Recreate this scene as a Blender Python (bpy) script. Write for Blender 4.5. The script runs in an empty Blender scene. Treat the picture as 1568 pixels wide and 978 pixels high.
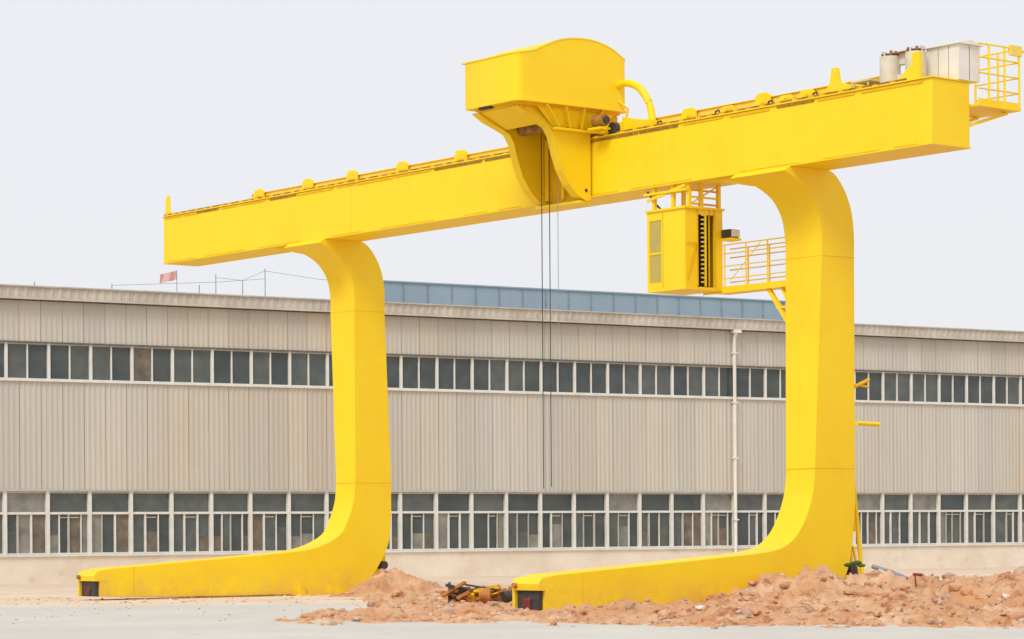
import bpy, bmesh, math, random
from mathutils import Vector, Matrix, noise
random.seed(7)
S=bpy.context.scene
COL=S.collection
# ------------------------------------------------------------------ materials
def newmat(name):
    m=bpy.data.materials.new(name); m.use_nodes=True
    nt=m.node_tree; b=nt.nodes['Principled BSDF']
    return m,nt,b
def mat(name,c1,c2=None,scale=1.0,rough=.6,bump=0.0,bscale=20,stretch=(1,1,1),metal=0,spec=.5,detail=6,lo=.35,hi=.65,c3=None,s3=6,p3=(.52,.72),dust=None):
    m,nt,b=newmat(name); N=nt.nodes; L=nt.links
    b.inputs['Roughness'].default_value=rough; b.inputs['Metallic'].default_value=metal
    b.inputs['Specular IOR Level'].default_value=spec
    b.inputs['Base Color'].default_value=(*c1,1)
    tc=N.new('ShaderNodeTexCoord'); mp=N.new('ShaderNodeMapping'); mp.inputs['Scale'].default_value=stretch
    L.new(tc.outputs['Object'],mp.inputs['Vector'])
    if c2:
        n=N.new('ShaderNodeTexNoise'); n.inputs['Scale'].default_value=scale; n.inputs['Detail'].default_value=detail
        n.inputs['Roughness'].default_value=.62
        L.new(mp.outputs[0],n.inputs['Vector'])
        r=N.new('ShaderNodeValToRGB'); r.color_ramp.elements[0].position=lo; r.color_ramp.elements[1].position=hi
        r.color_ramp.elements[0].color=(*c1,1); r.color_ramp.elements[1].color=(*c2,1)
        L.new(n.outputs['Fac'],r.inputs[0])
        out=r.outputs[0]
        if c3:
            n2=N.new('ShaderNodeTexNoise'); n2.inputs['Scale'].default_value=s3; n2.inputs['Detail'].default_value=8
            n2.inputs['Roughness'].default_value=.7
            L.new(mp.outputs[0],n2.inputs['Vector'])
            r2=N.new('ShaderNodeValToRGB'); r2.color_ramp.elements[0].position=p3[0]; r2.color_ramp.elements[1].position=p3[1]
            r2.color_ramp.elements[0].color=(0,0,0,1); r2.color_ramp.elements[1].color=(1,1,1,1)
            L.new(n2.outputs['Fac'],r2.inputs[0])
            mx=N.new('ShaderNodeMixRGB'); mx.inputs[2].default_value=(*c3,1)
            L.new(r2.outputs[0],mx.inputs[0]); L.new(out,mx.inputs[1]); out=mx.outputs[0]
        if dust:   # wind-blown soil clinging low on the steel (col, height)
            sx=N.new('ShaderNodeSeparateXYZ'); L.new(tc.outputs['Object'],sx.inputs[0])
            mr=N.new('ShaderNodeMapRange'); mr.inputs['From Min'].default_value=dust[1]; mr.inputs['From Max'].default_value=0.0
            L.new(sx.outputs['Z'],mr.inputs['Value'])
            n4=N.new('ShaderNodeTexNoise'); n4.inputs['Scale'].default_value=1.7; n4.inputs['Detail'].default_value=9; n4.inputs['Roughness'].default_value=.7
            L.new(tc.outputs['Object'],n4.inputs['Vector'])
            r4=N.new('ShaderNodeMapRange'); r4.inputs['From Min'].default_value=.36; r4.inputs['From Max'].default_value=.72
            L.new(n4.outputs['Fac'],r4.inputs['Value'])
            mu=N.new('ShaderNodeMath'); mu.operation='MULTIPLY'; L.new(mr.outputs[0],mu.inputs[0]); L.new(r4.outputs[0],mu.inputs[1])
            mx=N.new('ShaderNodeMixRGB'); mx.inputs[2].default_value=(*dust[0],1)
            L.new(mu.outputs[0],mx.inputs[0]); L.new(out,mx.inputs[1]); out=mx.outputs[0]
        L.new(out,b.inputs['Base Color'])
    if bump>0:
        nb=N.new('ShaderNodeTexNoise'); nb.inputs['Scale'].default_value=bscale; nb.inputs['Detail'].default_value=6
        L.new(mp.outputs[0],nb.inputs['Vector'])
        bp=N.new('ShaderNodeBump'); bp.inputs['Strength'].default_value=bump; bp.inputs['Distance'].default_value=.05
        L.new(nb.outputs['Fac'],bp.inputs['Height']); L.new(bp.outputs[0],b.inputs['Normal'])
    return m
YEL=mat('yellow_paint',(.94,.68,.012),(.92,.635,.010),scale=.5,rough=.5,bump=.05,bscale=1.3,lo=.3,hi=.75,spec=.35,c3=(.89,.57,.008),s3=.6,p3=(.5,.85))
YELL=mat('yellow_paint_leg',(.94,.68,.012),(.91,.62,.010),scale=.45,rough=.52,bump=.06,bscale=1.1,lo=.3,hi=.75,spec=.35,c3=(.88,.55,.008),s3=.5,p3=(.5,.85),dust=((.68,.38,.10),1.0))
YEL2=mat('yellow_paint_pale',(.88,.68,.14),(.84,.58,.07),scale=3,rough=.55,spec=.3)
ORG=mat('orange_paint_and_shade',(.74,.40,.004),(.86,.51,.004),scale=1.5,rough=.6,spec=.3)  # orange tone of the yellow paint; also painted-in shade between trolley arms
EDGE=mat('rust_and_shadow_edge',(.45,.22,.02),(.16,.09,.03),scale=6,rough=.8)
DARK=mat('dark_steel_and_shade',(.03,.03,.032),(.06,.05,.045),scale=8,rough=.6)
RUST=mat('rust',(.32,.11,.03),(.55,.24,.05),scale=5,rough=.9)
RED=mat('red_paint',(.24,.035,.02),(.09,.025,.015),scale=5,rough=.7)
WHT=mat('white_paint',(.82,.80,.75),(.74,.70,.63),scale=2,rough=.5)
TAN=mat('tan_cover',(.74,.67,.55),(.58,.52,.42),scale=3,rough=.6)
SK=dict(scale=.35,rough=.55,stretch=(1,1,.25),lo=.3,hi=.7,spec=.4,s3=.10,p3=(.45,.65))
SID=mat('corrugated_siding',(.50,.475,.41),(.56,.535,.47),c3=(.545,.465,.37),**SK)
SIDB=mat('corrugated_siding_b',(.475,.455,.40),(.53,.51,.455),c3=(.52,.45,.36),**SK)
SIDC=mat('corrugated_siding_c',(.525,.50,.43),(.58,.555,.485),c3=(.57,.49,.385),**SK)
SID2=mat('eave_sheet',(.58,.53,.46),(.46,.41,.34),scale=.8,rough=.6,stretch=(1,1,.5),c3=(.36,.31,.25),s3=2.2,p3=(.58,.75))
PLA=mat('plaster_plinth',(.82,.74,.62),(.72,.62,.49),scale=.5,rough=.9,bump=.3,bscale=6,c3=(.60,.49,.37),s3=1.2,p3=(.56,.78))
ROOF=mat('roof_sheet',(.45,.45,.43),(.38,.38,.36),scale=1,rough=.6)
BLUE=mat('blue_sheet',(.25,.34,.41),(.30,.39,.45),scale=.4,rough=.5,stretch=(1,1,.3))
FRM=mat('window_frame',(.76,.75,.70),(.66,.64,.58),scale=2,rough=.5)
FRM2=mat('sash_frame',(.52,.50,.45),(.42,.40,.35),scale=2,rough=.5)
SEAL=mat('dark_gap',(.10,.10,.09),(.16,.14,.12),scale=3,rough=.8)
SEAM=mat('sheet_seam',(.36,.33,.29),(.3,.27,.23),scale=3,rough=.8)
G1=mat('glass_dark',(.045,.058,.058),(.075,.088,.082),scale=.9,rough=.12)
G2=mat('glass_grey',(.12,.13,.12),(.07,.085,.083),scale=1.1,rough=.18)
G3=mat('glass_brown',(.21,.165,.11),(.09,.085,.07),scale=1.8,rough=.2)
G4=mat('glass_pale',(.30,.29,.24),(.16,.16,.145),scale=1.2,rough=.25)
GCAB=mat('cab_glass_reflection',(.55,.42,.05),(.42,.35,.10),scale=2,rough=.15)  # yellowish reflection put into the glass colour
CON=mat('concrete_pale',(.52,.50,.455),(.61,.58,.52),scale=.25,rough=.9,bump=.1,bscale=8,c3=(.50,.44,.36),s3=.5)
SAND=mat('sandy_ground',(.66,.50,.36),(.72,.60,.46),scale=.25,rough=.95,bump=.7,bscale=4,c3=(.56,.38,.25),s3=.7)
DIRT=mat('red_dirt',(.56,.285,.135),(.68,.46,.29),scale=.8,rough=.95,bump=1.0,bscale=7,c3=(.38,.13,.045),s3=1.6,lo=.42,hi=.62,p3=(.50,.64))
STONE=mat('stone',(.62,.46,.34),(.36,.22,.14),scale=3,rough=.9)
GREEN=mat('green_tarp',(.06,.13,.03),(.03,.07,.02),scale=5,rough=.8)
GREY=mat('grey_pipe',(.30,.34,.38),(.18,.2,.22),scale=5,rough=.6)
FLAG=mat('flag_cloth',(.74,.40,.38),(.78,.46,.44),scale=3,rough=.9)
# ------------------------------------------------------------------ mesh builder
class MB:
    def __init__(s): s.v=[]; s.f=[]; s.m=[]; s.mats=[]
    def mi(s,m):
        if m not in s.mats: s.mats.append(m)
        return s.mats.index(m)
    def add(s,vs,fs,m):
        o=len(s.v); s.v+= [tuple(v) for v in vs]; k=s.mi(m)
        for f in fs: s.f.append([i+o for i in f]); s.m.append(k)
    def box(s,x0,x1,y0,y1,z0,z1,m):
        s.add([(x0,y0,z0),(x1,y0,z0),(x1,y1,z0),(x0,y1,z0),(x0,y0,z1),(x1,y0,z1),(x1,y1,z1),(x0,y1,z1)],
              [(0,3,2,1),(4,5,6,7),(0,1,5,4),(1,2,6,5),(2,3,7,6),(3,0,4,7)],m)
    def obox(s,p,q,w,h,m):
        p=Vector(p);q=Vector(q);d=(q-p).normalized()
        up=Vector((0,0,1)) if abs(d.z)<.95 else Vector((0,1,0))
        a=d.cross(up).normalized()*w/2; b=a.cross(d).normalized()*h/2
        s.add([p-a-b,p+a-b,p+a+b,p-a+b,q-a-b,q+a-b,q+a+b,q-a+b],
              [(0,1,2,3),(7,6,5,4),(0,4,5,1),(1,5,6,2),(2,6,7,3),(3,7,4,0)],m)
    def tube(s,pts,r,m,n=8,cap=True):
        pts=[Vector(p) for p in pts]; rings=[]
        for i,p in enumerate(pts):
            d=(pts[min(i+1,len(pts)-1)]-pts[max(i-1,0)]).normalized()
            up=Vector((0,0,1)) if abs(d.z)<.9 else Vector((0,1,0))
            a=d.cross(up).normalized(); b=a.cross(d).normalized()
            rings.append([p+(a*math.cos(2*math.pi*k/n)+b*math.sin(2*math.pi*k/n))*r for k in range(n)])
        vs=[v for rr in rings for v in rr]; fs=[]
        for i in range(len(pts)-1):
            for k in range(n):
                k2=(k+1)%n; fs.append((i*n+k,(i+1)*n+k,(i+1)*n+k2,i*n+k2))
        if cap: fs.append(tuple(range(n))); fs.append(tuple((len(pts)-1)*n+k for k in reversed(range(n))))
        s.add(vs,fs,m)
    def prism(s,prof,x0,x1,m):
        n=len(prof)
        vs=[(x0,y,z) for y,z in prof]+[(x1,y,z) for y,z in prof]
        fs=[tuple(range(n)),tuple(n+i for i in reversed(range(n)))]
        for i in range(n):
            j=(i+1)%n; fs.append((i,n+i,n+j,j))
        s.add(vs,fs,m)
    def prismy(s,prof,y0,y1,m):
        n=len(prof)
        vs=[(x,y0,z) for x,z in prof]+[(x,y1,z) for x,z in prof]
        fs=[tuple(range(n)),tuple(n+i for i in reversed(range(n)))]
        for i in range(n):
            j=(i+1)%n; fs.append((i,n+i,n+j,j))
        s.add(vs,fs,m)
    def build(s,name,parent=None,bevel=0,ang=32):
        me=bpy.data.meshes.new(name); me.from_pydata(s.v,[],s.f)
        for m in s.mats: me.materials.append(m)
        for p,k in zip(me.polygons,s.m): p.material_index=k
        bm=bmesh.new(); bm.from_mesh(me)
        bmesh.ops.recalc_face_normals(bm,faces=bm.faces)
        for f in bm.faces: f.smooth=True
        for e in bm.edges:
            if len(e.link_faces)==2:
                e.smooth = e.calc_face_angle(0)<math.radians(ang)
        bm.to_mesh(me); bm.free()
        o=bpy.data.objects.new(name,me); COL.objects.link(o)
        if parent: o.parent=parent
        if bevel:
            b=o.modifiers.new('bevel','BEVEL'); b.width=bevel; b.segments=2; b.limit_method='ANGLE'; b.angle_limit=math.radians(40)
        return o
def empty(name,loc=(0,0,0),rz=0):
    e=bpy.data.objects.new(name,None); COL.objects.link(e); e.location=loc; e.rotation_euler=(0,0,rz); return e
def cr(p0,p1,p2,p3,t):
    return tuple(.5*((2*b)+(-a+c)*t+(2*a-5*b+4*c-d)*t*t+(-a+3*b-3*c+d)*t**3) for a,b,c,d in zip(p0,p1,p2,p3))
def smooth(sec,k=5):
    out=[]
    for i in range(len(sec)-1):
        p0=sec[max(i-1,0)];p3=sec[min(i+2,len(sec)-1)]
        for j in range(k): out.append(cr(p0,sec[i],sec[i+1],p3,j/k))
    out.append(sec[-1]); return out
# ================================================================== CRANE
crane=empty('gantry_crane',(10.68,67.6,0),math.atan2(-.781,.6246))
ZB=11.81; ZT=13.46; GL=37.1; GW=1.4
g=MB()
g.box(-GL,0,0,GW,ZB,ZT,YEL)
o=g.build('main_girder',crane,bevel=.012)
g=MB()
g.box(-GL-.02,.03,-.05,GW+.05,ZT+.002,ZT+.035,YEL)
g.box(-GL-.02,.03,-.04,GW+.04,ZB-.035,ZB-.002,YEL)
g.box(-GL,-.9,.02,.09,ZT+.037,ZT+.10,EDGE)
x=-GL+.2
while x<-1:
    g.box(x,x+.16,-.045,.02,ZT+.037,ZT+.075+random.uniform(-.01,.03),ORG); x+=random.uniform(.4,.75)
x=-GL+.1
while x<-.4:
    l=random.uniform(.7,2.6); g.box(x,min(x+l,-.3),-.022,-.002,ZT-.075-random.uniform(0,.025),ZT-.03,random.choice([EDGE,ORG,ORG]));x+=l+random.uniform(.0,.3)  # broken strips below top plate: its shadow and rust put into colour
x=-GL+.3
while x<-.4:
    l=random.uniform(.8,3); g.box(x,min(x+l,-.3),-.016,-.002,ZB+.012,ZB+.035,ORG);x+=l+random.uniform(.3,2)
for x in (-25.4,-10.2):
    g.box(x,x+.008,-.004,.0,ZB+.01,ZT-.08,ORG)
o=g.build('girder_flanges',crane)
g=MB()
g.box(-32.6,-16.2,.85,1.1,ZT+.037,ZT+.40,YEL2)
g.box(-12.0,-2.3,.85,1.1,ZT+.037,ZT+.44,YEL2)
g.box(-32.6,-16.2,.80,1.12,ZT+.402,ZT+.43,YEL); g.box(-12.0,-2.3,.80,1.12,ZT+.442,ZT+.47,YEL)
for x,h in ((-32.0,.54),(-29.0,.58),(-26.4,.58),(-23.6,.56),(-20.5,.58),(-9.9,.54),(-8.3,.4),(-6.9,.58),(-6.0,.4),(-5.2,.45)):
    g.prismy([(x-.3,ZT+.037),(x+.35,ZT+.037),(x+.3,ZT+h-.08),(x+.2,ZT+h),(x-.15,ZT+h),(x-.25,ZT+h-.1)],.7,.79,YEL)
    g.box(x-.32,x-.1,.5,.7,ZT+.037,ZT+.2,YEL)
    g.tube([(x+.3,.45,ZT+.16),(x+.3,.62,ZT+.16)],.12,ORG,10)
for x in (-8.2,-6.1,-4.4,-10.6):
    g.tube([(x-.1,.25,ZT+.037),(x-.05,.25,ZT+.2),(x+.08,.25,ZT+.22),(x+.14,.25,ZT+.06)],.03,DARK,6)
g.prismy([(-4.3,ZT+.037),(-3.3,ZT+.037),(-3.3,ZT+.3),(-3.65,ZT+.42),(-3.72,ZT+.8),(-3.88,ZT+.8),(-3.95,ZT+.4)],.35,.5,YEL)
g.box(-4.3,-3.1,.32,.9,ZT+.037,ZT+.25,YEL)
g.prismy([(-GL,ZT+.037),(-GL+.42,ZT+.037),(-GL+.30,ZT+.25),(-GL+.26,ZT+.78),(-GL+.08,ZT+.72)],.05,.13,YEL)
g.box(-.72,-.45,.02,.14,ZT+.037,ZT+.72,YEL); g.prismy([(-1.3,ZT+.037),(-.72,ZT+.037),(-.72,ZT+.45)],.04,.12,YEL)
g.build('girder_top_fittings',crane,bevel=.008)
g=MB()
for x in (-2.15,-1.25):
    g.tube([(x+.2,.55,ZT+.04),(x+.2,.55,ZT+.84)],.27,TAN,18)
    g.tube([(x+.2,.55,ZT+.841),(x+.2,.55,ZT+.9)],.23,DARK,14)
    for k in range(8):
        a=k*.8; g.box(x+.2+.2*math.cos(a)-.03,x+.2+.2*math.cos(a)+.03,.55+.2*math.sin(a)-.03,.55+.2*math.sin(a)+.03,ZT+.84,ZT+.93+random.random()*.06,random.choice((RUST,TAN)))
g.box(-1.9,-1.1,.62,.80,ZT+.62,ZT+.90,TAN); g.box(-1.67,-1.33,.5,.75,ZT+.04,ZT+.34,TAN); g.box(-1.95,-1.2,.5,.7,ZT+.902,ZT+.93,RUST)
for p in ((-3.0,.3),(-2.5,.3),(-3.0,.9),(-2.5,.9)):
    g.tube([(p[0],p[1],ZT+.04),(p[0],p[1],ZT+.3)],.025,TAN,6)
g.box(-3.05,-2.4,.25,.95,ZT+.28,ZT+.33,TAN)
g.build('resistor_drums',crane)
g=MB()
g.box(-1.05,.05,.95,1.75,ZT+.04,ZT+.95,WHT)
g.prism([(.88,ZT+.952),(1.82,ZT+.952),(1.82,ZT+.98),(1.35,ZT+1.08),(.88,ZT+.98)],-1.11,.12,WHT)
for x in (-.65,-.3): g.box(x,x+.015,.94,.949,ZT+.06,ZT+.93,GREY)
g.box(.051,.06,1.34,1.36,ZT+.06,ZT+.93,GREY)
g.build('electric_cabinet',crane,bevel=.01)
g=MB()
fz=ZT-.55
g.box(-1.3,.25,1.45,3.1,fz-.06,fz,YEL)
g.obox((-.1,1.4,fz-.55),(-.1,2.95,fz-.08),.08,.08,YEL); g.obox((-1.1,1.4,fz-.55),(-1.1,2.95,fz-.08),.08,.08,YEL)
for zz in (.4,.8,1.2,1.55):
    g.tube([(.22,1.5,fz+zz),(.22,3.07,fz+zz),(-1.27,3.07,fz+zz)],.024,YEL if zz>1.1 else YEL2,6)
for p in ((.22,1.9),(.22,2.5),(.22,3.07),(-.5,3.07),(-1.27,3.07)):
    g.tube([(p[0],p[1],fz),(p[0],p[1],fz+1.57)],.034,YEL,6)
g.box(.18,.26,2.7,3.15,fz+1.36,fz+1.62,YEL2); g.tube([(.22,2.9,fz+1.5),(.22,4.2,fz+1.52)],.03,YEL,6)
g.box(.2,.24,1.5,3.1,fz,fz+.14,YEL)
g.build('end_platform_railing',crane)
# ------------------------------------------------------------------ C-shaped legs
def leg(name,an,fb,bb):
    foot=[(-8.3,.98,-8.3,.10,1.05),(-5,1.19,-5,.05,1.05),(-1.7,1.41,-1.5,.02,1.08)]
    c1=[(-1.0,1.47,-.4,.0,1.1),(-.45+fb*.15,1.62,.6,.02,1.1),(fb-.62,1.98,1.45,.28,1.1),(fb-.28,2.5,2.0,.85,1.1),(fb-.07,3.05,bb-.12,1.7,1.1),(fb,3.56,bb,2.75,1.1)]
    st=[(fb+.02,3.9,bb,3.9,1.12)]
    c2=[(1.12,9.45,2.38,9.45,1.38),(1.12,10.05,2.38,10.1,1.40),(1.0,10.62,2.28,10.75,1.42),(.70,11.06,2.0,11.32,1.46),(.35,11.33,1.55,11.74,1.56),(.06,11.50,.9,11.775,1.75),(-.28,11.64,-.06,11.775,2.1)]
    sec=foot+smooth(c1,5)+st+smooth(c2,6)
    g=MB(); vs=[];fs=[]
    for iy,iz,oy,oz,w in sec:
        vs+= [(an,iy,iz),(an-w,iy,iz),(an-w,oy,oz),(an,oy,oz)]
    n=len(sec)
    for i in range(n-1):
        for k in range(4):
            k2=(k+1)%4; fs.append((4*i+k,4*i+k2,4*i+4+k2,4*i+4+k))
    fs.append((0,1,2,3)); fs.append((4*n-4,4*n-1,4*n-2,4*n-3))
    g.add(vs,fs,YELL)
    o=g.build(name,crane,bevel=.012,ang=25)
    g=MB()
    for (iy,oy,z,w) in ((fb,bb,3.7,1.11),(1.12,2.38,9.45,1.38)):
        g.box(an-w-.004,an+.004,iy-.004,oy+.004,z,z+.014,ORG)
    g.box(an,an+.005,-7.4,-7.385,.12,1.02,ORG)
    y0=-8.3
    g.prism([(y0,.97),(y0-.40,.90),(y0-.52,.76),(y0-.5,.6),(y0,.58)],an-1.05,an,YELL)
    g.box(an-1.05,an-.95,y0-.5,y0,.12,.6,YELL)
    g.box(an-.10,an,y0-.30,y0,.1,.6,YELL)
    g.box(an-.94,an-.101,y0-.42,y0-.01,.12,.59,DARK)
    g.prism([(y0-.46,.16),(y0-.421,.16),(y0-.421,.42),(y0-.46,.36)],an-.7,an-.4,RED)
    g.tube([(an-.9,y0-.5,.72),(an-.9,y0-.60,.72)],.07,RUST,12)
    g.box(an+.0,an+.12,-1.2,-1.0,0,.35,YELL); g.box(an,an+.3,-1.3,-.9,0,.06,YELL)
    g.box(an+.0,an+.05,-7.6,-1.5,.0,.05,EDGE)
    g.prism([(1.0,0),(2.55,0),(2.6,1.2),(2.5,2.7),(2.2,2.7),(1.9,1.2)],an-.95,an-.35,YELL)
    g.tube([(an-.4,2.35,.95),(an-.05,2.35,.95)],.14,DARK,10)
    g.build(name+'_details',crane)
leg('leg_near',-5.05,.80,2.36)
leg('leg_far',-26.85,1.10,2.60)
g=MB()
for an in (-5.05,-26.85):
    g.prismy([(an-1.5,ZB-.037),(an-3.4,ZB-.037),(an-2.6,ZB-.2),(an-1.5,ZB-.42)],.2,1.2,YEL)
g.build('leg_gussets',crane)
# ------------------------------------------------------------------ trolley hood
XA,XB=-15.28,-12.85
YA,YB=-3.12,.98
def zroof(y):
    P=[(-3.3,15.62),(-2.9,15.66),(-2.5,15.74),(-2.15,15.90),(-1.6,16.12),(-1.0,16.24),(-.4,16.26),(.1,16.19),(.6,16.02),(1.2,15.70)]
    for i in range(len(P)-1):
        if y<=P[i+1][0] or i==len(P)-2:
            t=(y-P[i][0])/(P[i+1][0]-P[i][0]); p0=P[max(i-1,0)][1];p3=P[min(i+2,len(P)-1)][1]
            return cr((p0,),(P[i][1],),(P[i+1][1],),(p3,),t)[0]
def plan(ya,yb,R,n=6):
    L=[]
    for i in range(n+1):
        a=math.pi/2*i/n; L.append((ya+R*(1-math.cos(a)),R*(1-math.sin(a))))
    k=18
    for i in range(1,k): L.append((ya+R+(yb-ya-2*R)*i/k,0))
    for i in range(n+1):
        a=math.pi/2*(1-i/n); L.append((yb-R*.3*(1-math.cos(a)),R*.3*(1-math.sin(a))))
    return L
def hoodshell(g,xa,xb,ya,yb,r,zb,zt,m):
    L=plan(ya,yb,r); vs=[];fs=[]
    for y,ins in L:
        vs+= [(xa+ins*.2,y,zb(y)),(xb-ins,y,zb(y)),(xb-ins,y,zt(y)),(xa+ins*.2,y,zt(y))]
    n=len(L)
    for i in range(n-1):
        for k in range(4):
            k2=(k+1)%4; fs.append((4*i+k,4*i+k2,4*i+4+k2,4*i+4+k))
    fs.append((0,1,2,3)); fs.append((4*n-4,4*n-1,4*n-2,4*n-3))
    g.add(vs,fs,m)
g=MB()
hoodshell(g,XA,XB,YA,YB,.30,lambda y:14.32,lambda y:zroof(y)-.03,YEL)
g.build('trolley_hood',crane,ang=35)
g=MB()
hoodshell(g,XA-.16,XB+.010,YA-.02,YB+.010,.31,lambda y:zroof(y)-.028,lambda y:zroof(y)+.012,YEL)
g.build('trolley_roof',crane,ang=35)
g=MB()
hoodshell(g,XA-.0,XB+.06,YA-.01,YB+.04,.30,lambda y:14.27,lambda y:14.318,YEL)
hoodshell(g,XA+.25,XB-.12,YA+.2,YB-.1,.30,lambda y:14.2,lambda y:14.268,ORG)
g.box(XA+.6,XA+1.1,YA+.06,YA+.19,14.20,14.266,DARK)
g.build('trolley_hood_rim',crane,ang=35)
g=MB()
outer=[(-2.80,14.198),(-2.45,14.0),(-2.0,13.84),(-1.66,13.70),(-1.48,13.45),(-1.35,13.0),(-1.16,12.5),(-.90,12.1),(-.56,11.8),(-.22,11.66)]
prof=outer+[(-.07,11.66),(-.07,13.62),(.25,13.75),(.9,14.198)]
for a in (-13.35,-15.15):
    g.prism(prof,a-.12,a+.12,YEL)
    for (y0,z0),(y1,z1) in zip(outer,outer[1:]):
        d=Vector((y1-y0,z1-z0)).normalized(); n=Vector((d.y,-d.x))*-.03
        if n.x>0: n=-n
        e=d*.008; w=.15
        g.add([(a-w,y0-e.x,z0-e.y),(a+w,y0-e.x,z0-e.y),(a+w,y1+e.x,z1+e.y),(a-w,y1+e.x,z1+e.y),
               (a-w,y0-e.x+n.x,z0-e.y+n.y),(a+w,y0-e.x+n.x,z0-e.y+n.y),(a+w,y1+e.x+n.x,z1+e.y+n.y),(a-w,y1+e.x+n.x,z1+e.y+n.y)],
              [(0,1,2,3),(4,7,6,5),(0,4,5,1),(1,5,6,2),(2,6,7,3),(3,7,4,0)],YEL)
g.build('trolley_arms',crane,ang=35)
g=MB()
g.add([(XA+.2,-2.75,14.196),(XB-.25,-2.75,14.196),(-13.5,-1.8,13.78),(-15.0,-1.8,13.78)],[(0,1,2,3)],YEL)
g.add([(XB-.18,-2.3,14.266),(XB-.18,.80,14.266),(-13.2,.1,13.72),(-13.2,-1.55,13.72)],[(0,1,2,3)],YEL)
g.add([(XA+.05,-2.6,14.236),(XA+.05,.9,14.236),(-15.28,.1,13.72),(-15.28,-1.75,13.74)],[(0,1,2,3)],YEL)
for i,y in enumerate((-2.0,-1.3,-.6,.1)):
    yb=max(-1.5,min(.1,y*.6-.2))
    zz=14.266
    g.add([(XB+.0,y,zz),(XB+.0,y+.05,zz),(-13.05,yb+.05,13.68),(-13.05,yb,13.68),(-13.3,y,zz),(-13.3,y+.05,zz)],[(0,1,2,3),(0,3,4),(1,5,2),(4,3,2,5)],YEL)
g.box(-13.22,-13.03,-1.55,.3,13.6,13.67,YEL)
g.box(-15.0,-13.5,-.2,-.12,11.72,13.7,ORG)  # back panel between the arms, its shade painted as darker orange
g.box(-15.0,-14.85,-.35,-.201,11.8,13.6,YEL); g.box(-13.7,-13.5,-.35,-.201,11.8,13.6,YEL)
g.box(-15.25,-13.25,-.5,-.1,11.58,11.655,YEL)
g.box(-14.3,-14.2,-.3,-.21,11.8,13.6,YEL)
g.tube([(-13.26,-.25,11.95),(-13.215,-.25,11.95)],.05,DARK,10)
g.tube([(-13.26,-.95,13.75),(-13.215,-.95,13.75)],.05,DARK,10)
g.tube([(-15.0,-1.2,13.85),(-13.5,-1.2,13.85)],.2,EDGE,14)
g.box(-16.1,-12.1,.15,1.25,ZT+.12,ZT+.38,YEL)
g.box(-15.2,-13.2,.1,.95,ZT+.38,14.198,ORG)
for x in (-15.9,-12.35):
    g.tube([(x,.0,ZT+.2),(x,.16,ZT+.2)],.19,DARK,16)
g.tube([(-12.75,-.3,ZT+.42),(-12.3,-.3,ZT+.42)],.17,EDGE,14)
g.tube([(-12.3,-.3,ZT+.42),(-12.2,-.3,ZT+.42)],.1,DARK,10)
g.box(-12.85,-12.3,-.5,-.1,ZT+.16,ZT+.22,YEL)
g.prismy([(-12.2,ZT+.04),(-10.9,ZT+.04),(-10.9,ZT+.30),(-11.6,ZT+.40),(-12.2,ZT+.55)],.25,.9,YEL)
g.build('trolley_carriage',crane)
g=MB()
P=smooth([(-12.85,.7,15.05),(-12.45,.7,15.06),(-11.95,.7,14.85),(-11.55,.7,14.4),(-11.4,.7,13.95),(-11.38,.7,13.6)],5)
g.tube(P,.11,YEL,12)
g.tube([(-12.6,.7,13.8),(-12.45,.7,14.3),(-12.84,.7,14.6)],.04,YEL,8)
g.build('trolley_cable_arm',crane)
g=MB()
for x,y,z1 in ((-14.66,-.75,3.3),(-14.3,-.75,3.35)):
    g.tube([(x,y,13.8),(x,y,z1)],.014,DARK,6)
g.tube([(-13.92,-.75,13.7),(-13.92,-.75,9.0),(-13.9,-.75,8.0)],.010,GREY,5)
g.build('hoist_ropes',crane)
# ------------------------------------------------------------------ operator cab
g=MB()
a1,a0=-9.15,-10.75; c0,c1=-.1,1.32; z0,z1=8.80,11.06
t=.05
g.box(a0,a1,c0,c1,z0,z0+.08,YEL); g.box(a0-.05,a1+.05,c0-.05,c1+.05,z1,z1+.06,YEL)
g.box(a0,a1,c1-t,c1,z0+.08,z1,YEL)
g.box(a0,a0+t,c0,c1-t,z0+.08,z1,YEL)
g.box(a0+t,a0+.10,c0,c0+t,z0+.08,z1,YEL)
g.box(a0+.10,a0+.60,c0,c0+t,z0+.08,z0+.25,YEL); g.box(a0+.10,a0+.60,c0,c0+t,z1-.25,z1,YEL)
g.box(a0+.10,a0+.60,c0,c0+t,z0+1.05,z0+1.10,YEL)
g.box(a0+.60,a1,c0,c0+t,z0+.08,z1,YEL)
g.box(a0+.10,a0+.60,c0+.02,c0+.03,z0+.25,z0+1.05,GCAB); g.box(a0+.10,a0+.60,c0+.02,c0+.03,z0+1.10,z1-.25,GCAB)
g.box(a0+.66,a0+.68,c0-.012,c0-.001,z0+.1,z1-.05,ORG)
g.box(a1-t,a1,c0+t,c0+.45,z0+.08,z1,YEL)
g.box(a1-t,a1,c0+1.1,c1-t,z0+.08,z1,YEL)
g.box(a1-t,a1,c0+.45,c0+1.1,z1-.15,z1,YEL)
g.box(a1-.6,a1-.5,c0+.4,c1-.1,z0+.1,z1-.1,DARK)  # dark sheet behind the doorway, painted in as the shaded interior
g.box(a1+.001,a1+.03,c0+.43,c0+.47,z0+.1,z1,ORG); g.box(a1+.001,a1+.03,c0+1.08,c0+1.12,z0+.1,z1,ORG)
for i in range(16): g.box(a1-.04,a1+.02,c0+.62,c0+.70,z0+.2+i*.125,z0+.24+i*.125,TAN if i%2 else YEL)
g.box(a1-.03,a1+.01,c0+.74,c0+.80,z0+.1,z1,YEL); g.box(a1-.03,a1+.0,c0+.9,c0+.93,z0+.1,z1,ORG)
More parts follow.
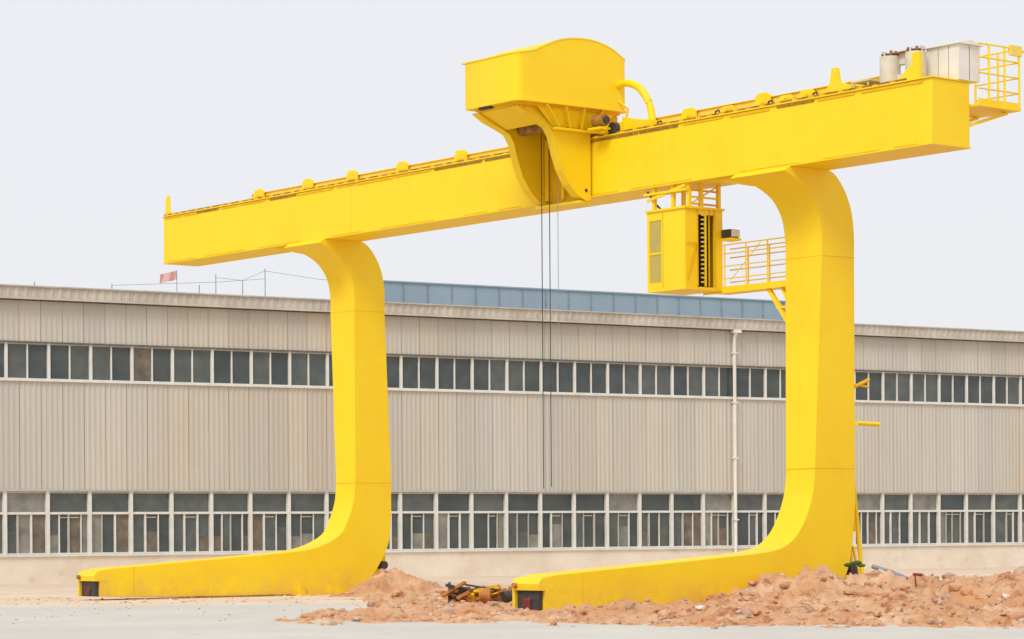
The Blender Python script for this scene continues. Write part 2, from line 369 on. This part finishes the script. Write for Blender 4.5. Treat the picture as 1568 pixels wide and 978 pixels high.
g.obox((a1+.03,c0+.05,z0+.3),(a1+.03,c0+.40,z0+1.3),.02,.02,ORG); g.obox((a1+.03,c0+.05,z0+1.3),(a1+.03,c0+.40,z0+1.3),.02,.02,ORG)
for p in ((a1-.05,c0+.2),(a1-.05,c0+.65),(a1-.05,c1-.1),(a0+.1,c0+.2),(a0+.1,c1-.1),(a1-.7,c0+.2)):
    g.box(p[0]-.05,p[0]+.05,p[1]-.05,p[1]+.05,z1+.06,ZB-.036,YEL)
for k in range(3):
    zz=z1+.12+k*.19; g.box(a1-.08,a1-.02,c0+.25,c1-.1,zz,zz+.05,YEL if k%2 else ORG)
g.obox((a0-.1,.0,z1+.35),(a1-.1,0,ZB-.1),.05,.08,YEL); g.box(a0-.2,a1,c0+.05,c0+.15,z1+.5,z1+.56,YEL)
g.obox((a1-.05,c0+.2,z1+.1),(a1-.05,c1-.2,ZB-.1),.04,.04,YEL)
g.tube([(a0-.3,.2,ZB-.1),(a0,.2,z1+.3),(a0+.3,.2,z1+.07)],.03,DARK,6)
g.box(a1+.02,a1+.35,c1-.05,c1+.3,z0+1.49,z0+1.72,DARK); g.box(a1+.36,a1+.42,c1,c1+.28,z0+1.51,z0+1.7,TAN); g.box(a1,a1+.4,c1-.05,c1+.35,z0+1.41,z0+1.48,YEL)
g.build('operator_cab',crane)
g=MB()
b0=-6.35; p0,p1=1.33,2.3
g.box(a1-.8,b0-.05,p0,p1,z0,z0+.06,YEL); g.box(a1-.8,b0-.1,p0-.03,p0-.001,z0-.06,z0+.12,YEL)
for zz in (.35,.7,1.05,1.3):
    g.tube([(a1,p0+.02,z0+zz),(b0-.15,p0+.02,z0+zz)],.02,YEL2 if zz<1.2 else YEL,6)
    g.tube([(a1-.7,p1-.03,z0+zz),(b0-.15,p1-.03,z0+zz)],.02,YEL2 if zz<1.2 else YEL,6)
for i in range(4):
    x=a1+.05+(b0-.2-a1)*i/3
    for y in (p0+.02,p1-.03): g.tube([(x,y,z0),(x,y,z0+1.31)],.024,YEL,6)
g.obox((a1+.3,p0+.02,z0+.3),(a1+1.5,p0+.02,z0+1.25),.02,.02,YEL)
g.obox((b0-1.1,p0+.1,z0),(b0+.1,p0+.15,7.2),.11,.11,YEL); g.obox((b0-.55,p0+.1,z0),(b0+.05,p0+.15,7.6),.08,.08,YEL)
g.obox((b0-.9,p1-.3,z0),(b0,p1-.4,7.6),.08,.08,YEL); g.obox((b0-.75,p0+.1,8.2),(b0,p0+.1,8.2),.06,.06,YEL)
g.build('cab_platform',crane)
g=MB()
an=-5.05
g.tube([(an-.35,2.45,4.9),(an-.15,2.85,.1)],.06,YEL,8); g.tube([(an-.35,2.48,4.9),(an-.15,2.48,2.0)],.035,YEL,6)
g.tube([(an+.05,2.38,4.95),(an+.05,3.25,4.93)],.06,YEL,8)
g.tube([(an,2.38,5.95),(an+.02,2.9,6.15)],.05,ORG,8); g.tube([(an,2.38,6.0),(an+.02,2.9,5.95)],.03,ORG,8)
g.obox((an-.15,2.85,.1),(an-.15,2.4,1.6),.06,.06,YEL)
g.build('leg_prop',crane)
# ================================================================== BUILDING
bld=empty('factory_building',(-21.03,110,0),math.atan2(.5385,.8427))
s0,s1=-26,80
ZS,ZW1,ZU0,ZU1,ZE0,ZE1=1.21,3.84,8.45,9.98,11.72,12.32
def corr(g,xa,xb,za,zb,ms,per=.24,dep=.022,y=-.02):
    x=xa;pr=[(0,0),(.45,0),(.58,1),(.87,1)]; i=0; m=ms[0]; lasty=y
    while x<xb:
        if i%4==0: m=random.choice(ms); yo=random.uniform(-.003,.003)
        k=1+random.uniform(-.25,.25)
        c=[(x+t*per,y+yo-d*dep*k) for t,d in pr]+[(x+per,y+yo)]
        if i%4==3 and len(ms)>1: c[-1]=(x+per-.012,y+yo); c.append((x+per,y+.03))
        vs=[];fs=[]
        for cx,cy in c: vs+=[(cx,cy,za),(cx,cy,zb)]
        for j in range(len(c)-1): fs.append((2*j,2*j+2,2*j+3,2*j+1))
        g.add(vs,fs,m)
        x+=per; i+=1
g=MB()
corr(g,s0,s1,ZW1+.08,ZU0-.06,[SID,SID,SIDB,SIDC]); corr(g,s0,s1,ZU1+.06,ZE0,[SID,SID,SIDB,SIDC])
g.build('siding',bld,ang=20)
g=MB()
D=32
g.box(s0,s1,.2,D,0,ZE0,ROOF)
g.box(s0,s1,-.1,.19,0,ZS-.08,PLA)
g.box(s0,s1,-.18,.0,ZS-.078,ZS,FRM)
g.box(s0,s1,0.02,.19,ZW1+.12,ZU0-.1,SEAL); g.box(s0,s1,0.02,.19,ZU1+.1,ZE0,SEAL)
g.box(s0,s1,-.10,.05,ZW1,ZW1+.078,FRM2); g.box(s0,s1,-.12,.05,ZU0-.058,ZU0,FRM); g.box(s0,s1,-.09,.05,ZU1,ZU1+.058,SEAL)
g.build('walls',bld)
g=MB()
corr(g,s0-.2,s1+.2,ZE0+.1,ZE1-.06,[SID2],per=.38,dep=.035,y=-.34)
g.box(s0-.2,s1+.2,-.36,.3,ZE0+.02,ZE0+.098,SEAL); g.box(s0-.2,s1+.2,-.44,-.30,ZE1-.058,ZE1,FRM2)
g.box(s0-.2,s1+.2,-.42,-.362,ZE0+.03,ZE0+.12,SID2)
g.add([(s0-.2,-.3,ZE1-.03),(s1+.2,-.3,ZE1-.03),(s1+.2,D/2,ZE1+.5),(s0-.2,D/2,ZE1+.5),(s1+.2,D,ZE1-.03),(s0-.2,D,ZE1-.03)],[(0,1,2,3),(3,2,4,5)],ROOF)
g.add([(s0-.2,-.3,ZE0),(s0-.2,D/2,ZE1+.5),(s0-.2,D,ZE0)],[(0,1,2)],ROOF); g.add([(s1+.2,-.3,ZE0),(s1+.2,D/2,ZE1+.5),(s1+.2,D,ZE0)],[(0,1,2)],ROOF)
g.build('eaves_and_roof',bld,ang=20)
g=MB()
g.box(21.4,46.3,6.05,9,ZE1-.3,13.9,BLUE)
x=21.4
while x<46.3:
    g.box(x,x+.04,6.01,6.049,ZE1,13.85,GREY); x+=1.35
g.box(21.3,46.4,5.98,9.1,13.902,13.97,BLUE)
g.build('roof_monitor',bld)
def glass(g,xa,xb,za,zb,y,ms):
    j=[random.uniform(-.006,.006) for _ in range(4)]
    g.add([(xa,y+j[0],za),(xb,y+j[1],za),(xb,y+j[1]+j[2],zb),(xa,y+j[0]+j[2],zb)],[(0,1,2,3)],random.choice(ms))
gg=MB(); gf=MB()
p=.94; x=s0;i=0
while x<s1-.01:
    glass(gg,x,x+p,ZU0,ZU1,.1,[G1,G1,G1,G2,G1,G2] if i not in (34,) else [G3])
    w=.062 if i%2==0 else .03
    gf.box(x-w,x+w,0 if i%2==0 else .03,.14,ZU0,ZU1,FRM)
    x+=p;i+=1
gf.box(s0,s1,.02,.12,ZU1-.06,ZU1-.001,FRM2); gf.box(s0,s1,.02,.12,ZU0+.001,ZU0+.07,FRM)
p=1.88; x=s0-.1; i=0
ZTn=2.93
while x<s1-.5:
    xs=random.choice([[0,.33,.66,1],[0,.28,.5,.8,1],[0,.5,.75,1],[0,.5,1],[0,.3,.62,1],[0,.36,.68,1]])
    glass(gg,x,x+p,ZTn,ZW1,.12,[G2,G2,G1,G4])
    for u,v in zip(xs,xs[1:]):
        if random.random()<.4:
            zm=random.uniform(1.8,2.4)
            glass(gg,x+u*p,x+v*p,ZS,zm,.12,[G3,G4,G2]); glass(gg,x+u*p,x+v*p,zm,ZTn,.12,[G1,G2])
        else: glass(gg,x+u*p,x+v*p,ZS,ZTn,.12,[G2,G3,G4,G1,G2,G1])
        if u>0:
            w=random.choice((.018,.025,.04)); gf.box(x+u*p-w,x+u*p+w,.04,.14,ZS,ZTn-.05,random.choice((FRM,FRM2)))
    if random.random()<.5:
        u,v=xs[1],xs[-2] if len(xs)>3 else 1; gf.box(x+u*p,x+v*p-.1,.05,.14,ZTn-.2,ZTn-.16,FRM2)
    gf.box(x-.08,x+.08,-.03,.16,ZS,ZW1,FRM)
    gf.box(x+.082,x+p-.082,.01,.15,ZTn-.05,ZTn+.05,FRM)
    gf.box(x+.082,x+p-.082,.02,.15,ZS+.001,ZS+.07,FRM); gf.box(x+.082,x+p-.082,.02,.15,ZW1-.08,ZW1-.001,FRM2)
    x+=p;i+=1
gg.build('window_glass',bld); gf.build('window_frames',bld)
g=MB()
def s_of(px):
    r=(px-784)/4100; return (r*110+21.03)/(.8427-.5385*r)
sp=s_of(1123)
g.tube([(sp,-.32,ZE0-.05),(sp,-.18,ZE0-.4),(sp,-.18,.3)],.085,WHT,10)
g.box(sp-.2,sp+.2,-.5,-.2,ZE0-.12,ZE0+.02,WHT)
for z in (2.5,5.5,8.2,10.6): g.box(sp-.13,sp+.13,-.3,-.06,z,z+.06,WHT)
for q,h in ((9.6,.5),(10.4,1.0),(11.7,.8),(12.8,1.35),(2.0,.3),(5.5,.35)):
    g.tube([(q,1.0,ZE1-.2),(q,1.0,ZE1+h)],.022,GREY,6)
g.tube([(10.4,1,ZE1+.85),(11.7,1,ZE1+.78),(12.8,1,ZE1+1.25),(15.5,1,ZE1+1.0),(19.6,1,ZE1+.95)],.010,GREY,5)
g.tube([(5.5,1,ZE1+.3),(10.4,1,ZE1+.65),(12.8,1,ZE1+.9)],.010,GREY,5)
g.build('downpipe_and_fittings',bld)
fl=empty('flag_on_pole')
R=Matrix.Rotation(math.atan2(.5385,.8427),4,'Z'); base=Matrix.Translation((-21.03,110,0))@R
def bw(x,y,z): return base@Vector((x,y,z))
g=MB(); q0=s_of(280)
g.tube([bw(q0+.75,2,ZE1-.2),bw(q0+.75,2,ZE1+1.2)],.015,GREY,6)
vs=[];fs=[]
for i in range(9):
    for j in range(4):
        vs.append(bw(q0+.75-i*.1,2+.06*math.sin(i*1.1+j*.4),ZE1+.78-i*.025+j*.13))
for i in range(8):
    for j in range(3): fs.append((i*4+j,i*4+j+1,i*4+5+j,i*4+4+j))
g.add(vs,fs,FLAG); g.build('flag_cloth',fl)
# ================================================================== GROUND
g=MB()
g.add([(-1500,-300,0),(1500,-300,0),(1500,3000,0),(-1500,3000,0)],[(0,1,2,3)],SAND); g.build('ground')
g=MB()
far=[(-80,72),(-60,73)]+[(-58+i*1.2, 74.5+.055*(i*1.2)+.5*noise.noise(Vector((i*.37,2,1)))) for i in range(42)]+[(-5,77.5),(-2,70),(4,62),(14,57),(80,52)]
vs=[(x,y,.004) for x,y in far]+[(x,8,.004) for x,y in far]; n=len(far)
g.add(vs,[(i,i+1,n+i+1,n+i) for i in range(n-1)],CON)
g.build('concrete_road')
def sstep(a,b,x):
    t=max(0,min(1,(x-a)/(b-a))); return t*t*(3-2*t)
heaps=[(13.4,66,.50,2.2),(17,66,.8,3),(10.4,64.6,.34,1.5),(9.9,73.0,.62,1.5),(7.9,70.0,.70,1.6),(6.9,68.9,.34,1.3),(5.2,66.6,.20,1.6),(4.7,61.5,.18,1.5),(2.6,62.6,.30,1.2),(8,62,.18,1.8),(12,60,.18,2.5),
       (-3.9,87.8,.8,1.1),(-4.9,85.5,.25,1.2),(-1.5,64.5,.16,1.6),(-3.2,64,.10,1.2),(-.5,76,.14,1.6),(21,64,1.0,4),(14,75,.45,3),(19,75,.6,4),(-2.6,80,.18,2)]
def hfun(x,y):
    nn=noise.fractal(Vector((x*.45,y*.3,1.7)),1.0,2.0,5)
    fr=58.8-.42*(x) if x<14 else 52.9
    fr=min(fr,61.2)
    e=sstep(fr-1.2+nn*1.8,fr+1.6+nn*1.8,y)
    lx=-6.0 if y<70 else (-4.6 if y<80 else -5.6)
    e*=sstep(lx+nn*1.5,lx+2.0+nn*1.5,x)
    bk=90 if x<0 else (90-2.2*x if x<6 else 78)
    e*=1-sstep(bk-2,bk+1,y)
    h=.09
    for hx,hy,hh,s in heaps:
        h+=hh*math.exp(-((x-hx)**2+(y-hy)**2)/(2*s*s)*1.3)
    n2=noise.fractal(Vector((x*1.3,y*.9,4.2)),.9,2.1,5)
    n3=noise.turbulence(Vector((x*3.4,y*2.6,9.2)),4,False)
    n4=noise.turbulence(Vector((x*1.1,y*.9,2.2)),3,True)
    h=h*(1+.35*n2)+.07*n2+(.15*n3-.07)+.16*(n4-.5)
    return -.06+e*(h+.06)
g=MB(); NX,NY=430,250
X0,X1,Y0,Y1=-10,25,51,93
vs=[];fs=[]
for j in range(NY+1):
    y=Y0+(Y1-Y0)*(j/NY)**1.15
    for i in range(NX+1):
        x=X0+(X1-X0)*i/NX; vs.append((x,y,hfun(x,y)))
for j in range(NY):
    for i in range(NX):
        a=j*(NX+1)+i; fs.append((a,a+1,a+NX+2,a+NX+1))
g.add(vs,fs,DIRT); g.build('dirt_mound',ang=70)
g=MB()
def rock(x,y,z,r,m):
    bm=bmesh.new(); bmesh.ops.create_icosphere(bm,subdivisions=1,radius=r)
    sx,sy,sz=random.uniform(.7,1.4),random.uniform(.7,1.3),random.uniform(.4,.8)
    vs=[(x+v.co.x*sx*random.uniform(.75,1.2),y+v.co.y*sy*random.uniform(.75,1.2),z+v.co.z*sz*random.uniform(.75,1.2)) for v in bm.verts]
    fs=[[v.index for v in f.verts] for f in bm.faces]; bm.free(); g.add(vs,fs,m)
for k in range(5200):
    x=random.uniform(-6.5,18); y=random.uniform(52,82); h=hfun(x,y)
    if h>.01: rock(x,y,h,random.choice((.03,.04,.05,.06,.08,.12,.17)) *random.uniform(.6,1.3),random.choice((DIRT,DIRT,DIRT,STONE)))
for k in range(26):
    x=random.uniform(1,14); y=random.uniform(56,67); h=hfun(x,y)
    if h>.05: rock(x,y,h+.02,random.uniform(.12,.22),random.choice((STONE,STONE,TAN)))
for k in range(140):
    x=random.uniform(-20,-3); y=random.uniform(62,84); rock(x,y,.01,random.uniform(.015,.045),random.choice((STONE,DIRT)))
for k in range(260):
    x=random.uniform(-24,-4); y=random.uniform(79,88); rock(x,y,.01,random.uniform(.02,.07),random.choice((STONE,SAND,SAND)))
g.build('rubble_stones',ang=20)
g=MB(); random.seed(11)
cx,cy=-.75,75.0
for k in range(44):
    x=cx+random.uniform(-.95,.95); y=cy+random.uniform(-.5,.6); z=random.uniform(.12,.5)
    a=random.uniform(0,3.14); l=random.uniform(.2,.55); dz=random.uniform(-.2,.2)
    g.obox((x-l*math.cos(a),y-l*.4*math.sin(a),max(.05,z-dz)),(x+l*math.cos(a),y+l*.4*math.sin(a),z+dz),random.uniform(.06,.22),random.uniform(.03,.12),random.choice((RUST,ORG,DARK,RUST,RUST,RUST)))
g.tube([(cx-.15,cy-.5,.30),(cx+.15,cy-.55,.30)],.2,RUST,14); g.tube([(cx+.5,cy-.6,.25),(cx+.75,cy-.5,.28)],.15,DARK,12)
g.prism([(cy-.4,.05),(cy+.2,.05),(cy+.25,.65),(cy-.1,.5)],cx-1.05,cx-.98,DARK)
g.build('scrap_steel_pile')
g=MB()
g.tube([(9.75,72.5,1.05),(10.2,72.2,.9),(10.6,71.9,.72)],.06,GREY,10); g.tube([(9.9,72.3,.95),(10.5,71.8,.65)],.04,TAN,8)
g.tube([(10.7,71.5,.85),(10.95,71.5,.82)],.035,RED,8); g.tube([(10.75,71.5,.85),(10.78,71.5,.5)],.02,RED,8)
g.build('steel_pipes')
g=MB()
for k in range(5): rock(9.0+.09*k,71.9,1.12+random.uniform(-.04,.04),.10,GREEN)
g.build('green_tarp',ang=60)
# ================================================================== LIGHT, WORLD, CAMERA
sd=Vector((-.42,-.91,0)).normalized(); el=math.radians(47)
tosun=Vector((sd.x*math.cos(el),sd.y*math.cos(el),math.sin(el)))
ld=bpy.data.lights.new('sun','SUN'); ld.energy=1.95; ld.angle=math.radians(22); ld.color=(1,.965,.90)
lo=bpy.data.objects.new('sun',ld); COL.objects.link(lo); lo.rotation_euler=tosun.to_track_quat('Z','Y').to_euler(); lo.location=(0,0,60)
w=bpy.data.worlds.new('World'); S.world=w; w.use_nodes=True; nt=w.node_tree
bg=nt.nodes['Background']; sk=nt.nodes.new('ShaderNodeTexSky'); sk.sky_type='NISHITA'; sk.sun_disc=False
sk.sun_elevation=el; sk.sun_rotation=math.atan2(sd.x,sd.y); sk.dust_density=4; sk.air_density=1.0
mx=nt.nodes.new('ShaderNodeMixRGB'); mx.inputs[0].default_value=.93; mx.inputs[2].default_value=(8.85,8.95,9.35,1)
nt.links.new(sk.outputs[0],mx.inputs[1]); nt.links.new(mx.outputs[0],bg.inputs['Color']); bg.inputs['Strength'].default_value=.1
cd=bpy.data.cameras.new('camera'); cam=bpy.data.objects.new('camera',cd); COL.objects.link(cam)
cd.sensor_width=36; cd.lens=36*4100/1568; cd.shift_y=322.4/1568; cd.clip_end=6000; cd.clip_start=.5
th=.0069; c,s_=math.cos(th),math.sin(th)
M=Matrix(((c,s_,0,0),(0,0,-1,0),(-s_,c,0,2.1),(0,0,0,1)))
cam.matrix_world=M
S.camera=cam
S.view_settings.view_transform='Standard'; S.view_settings.look='None'; S.view_settings.exposure=0
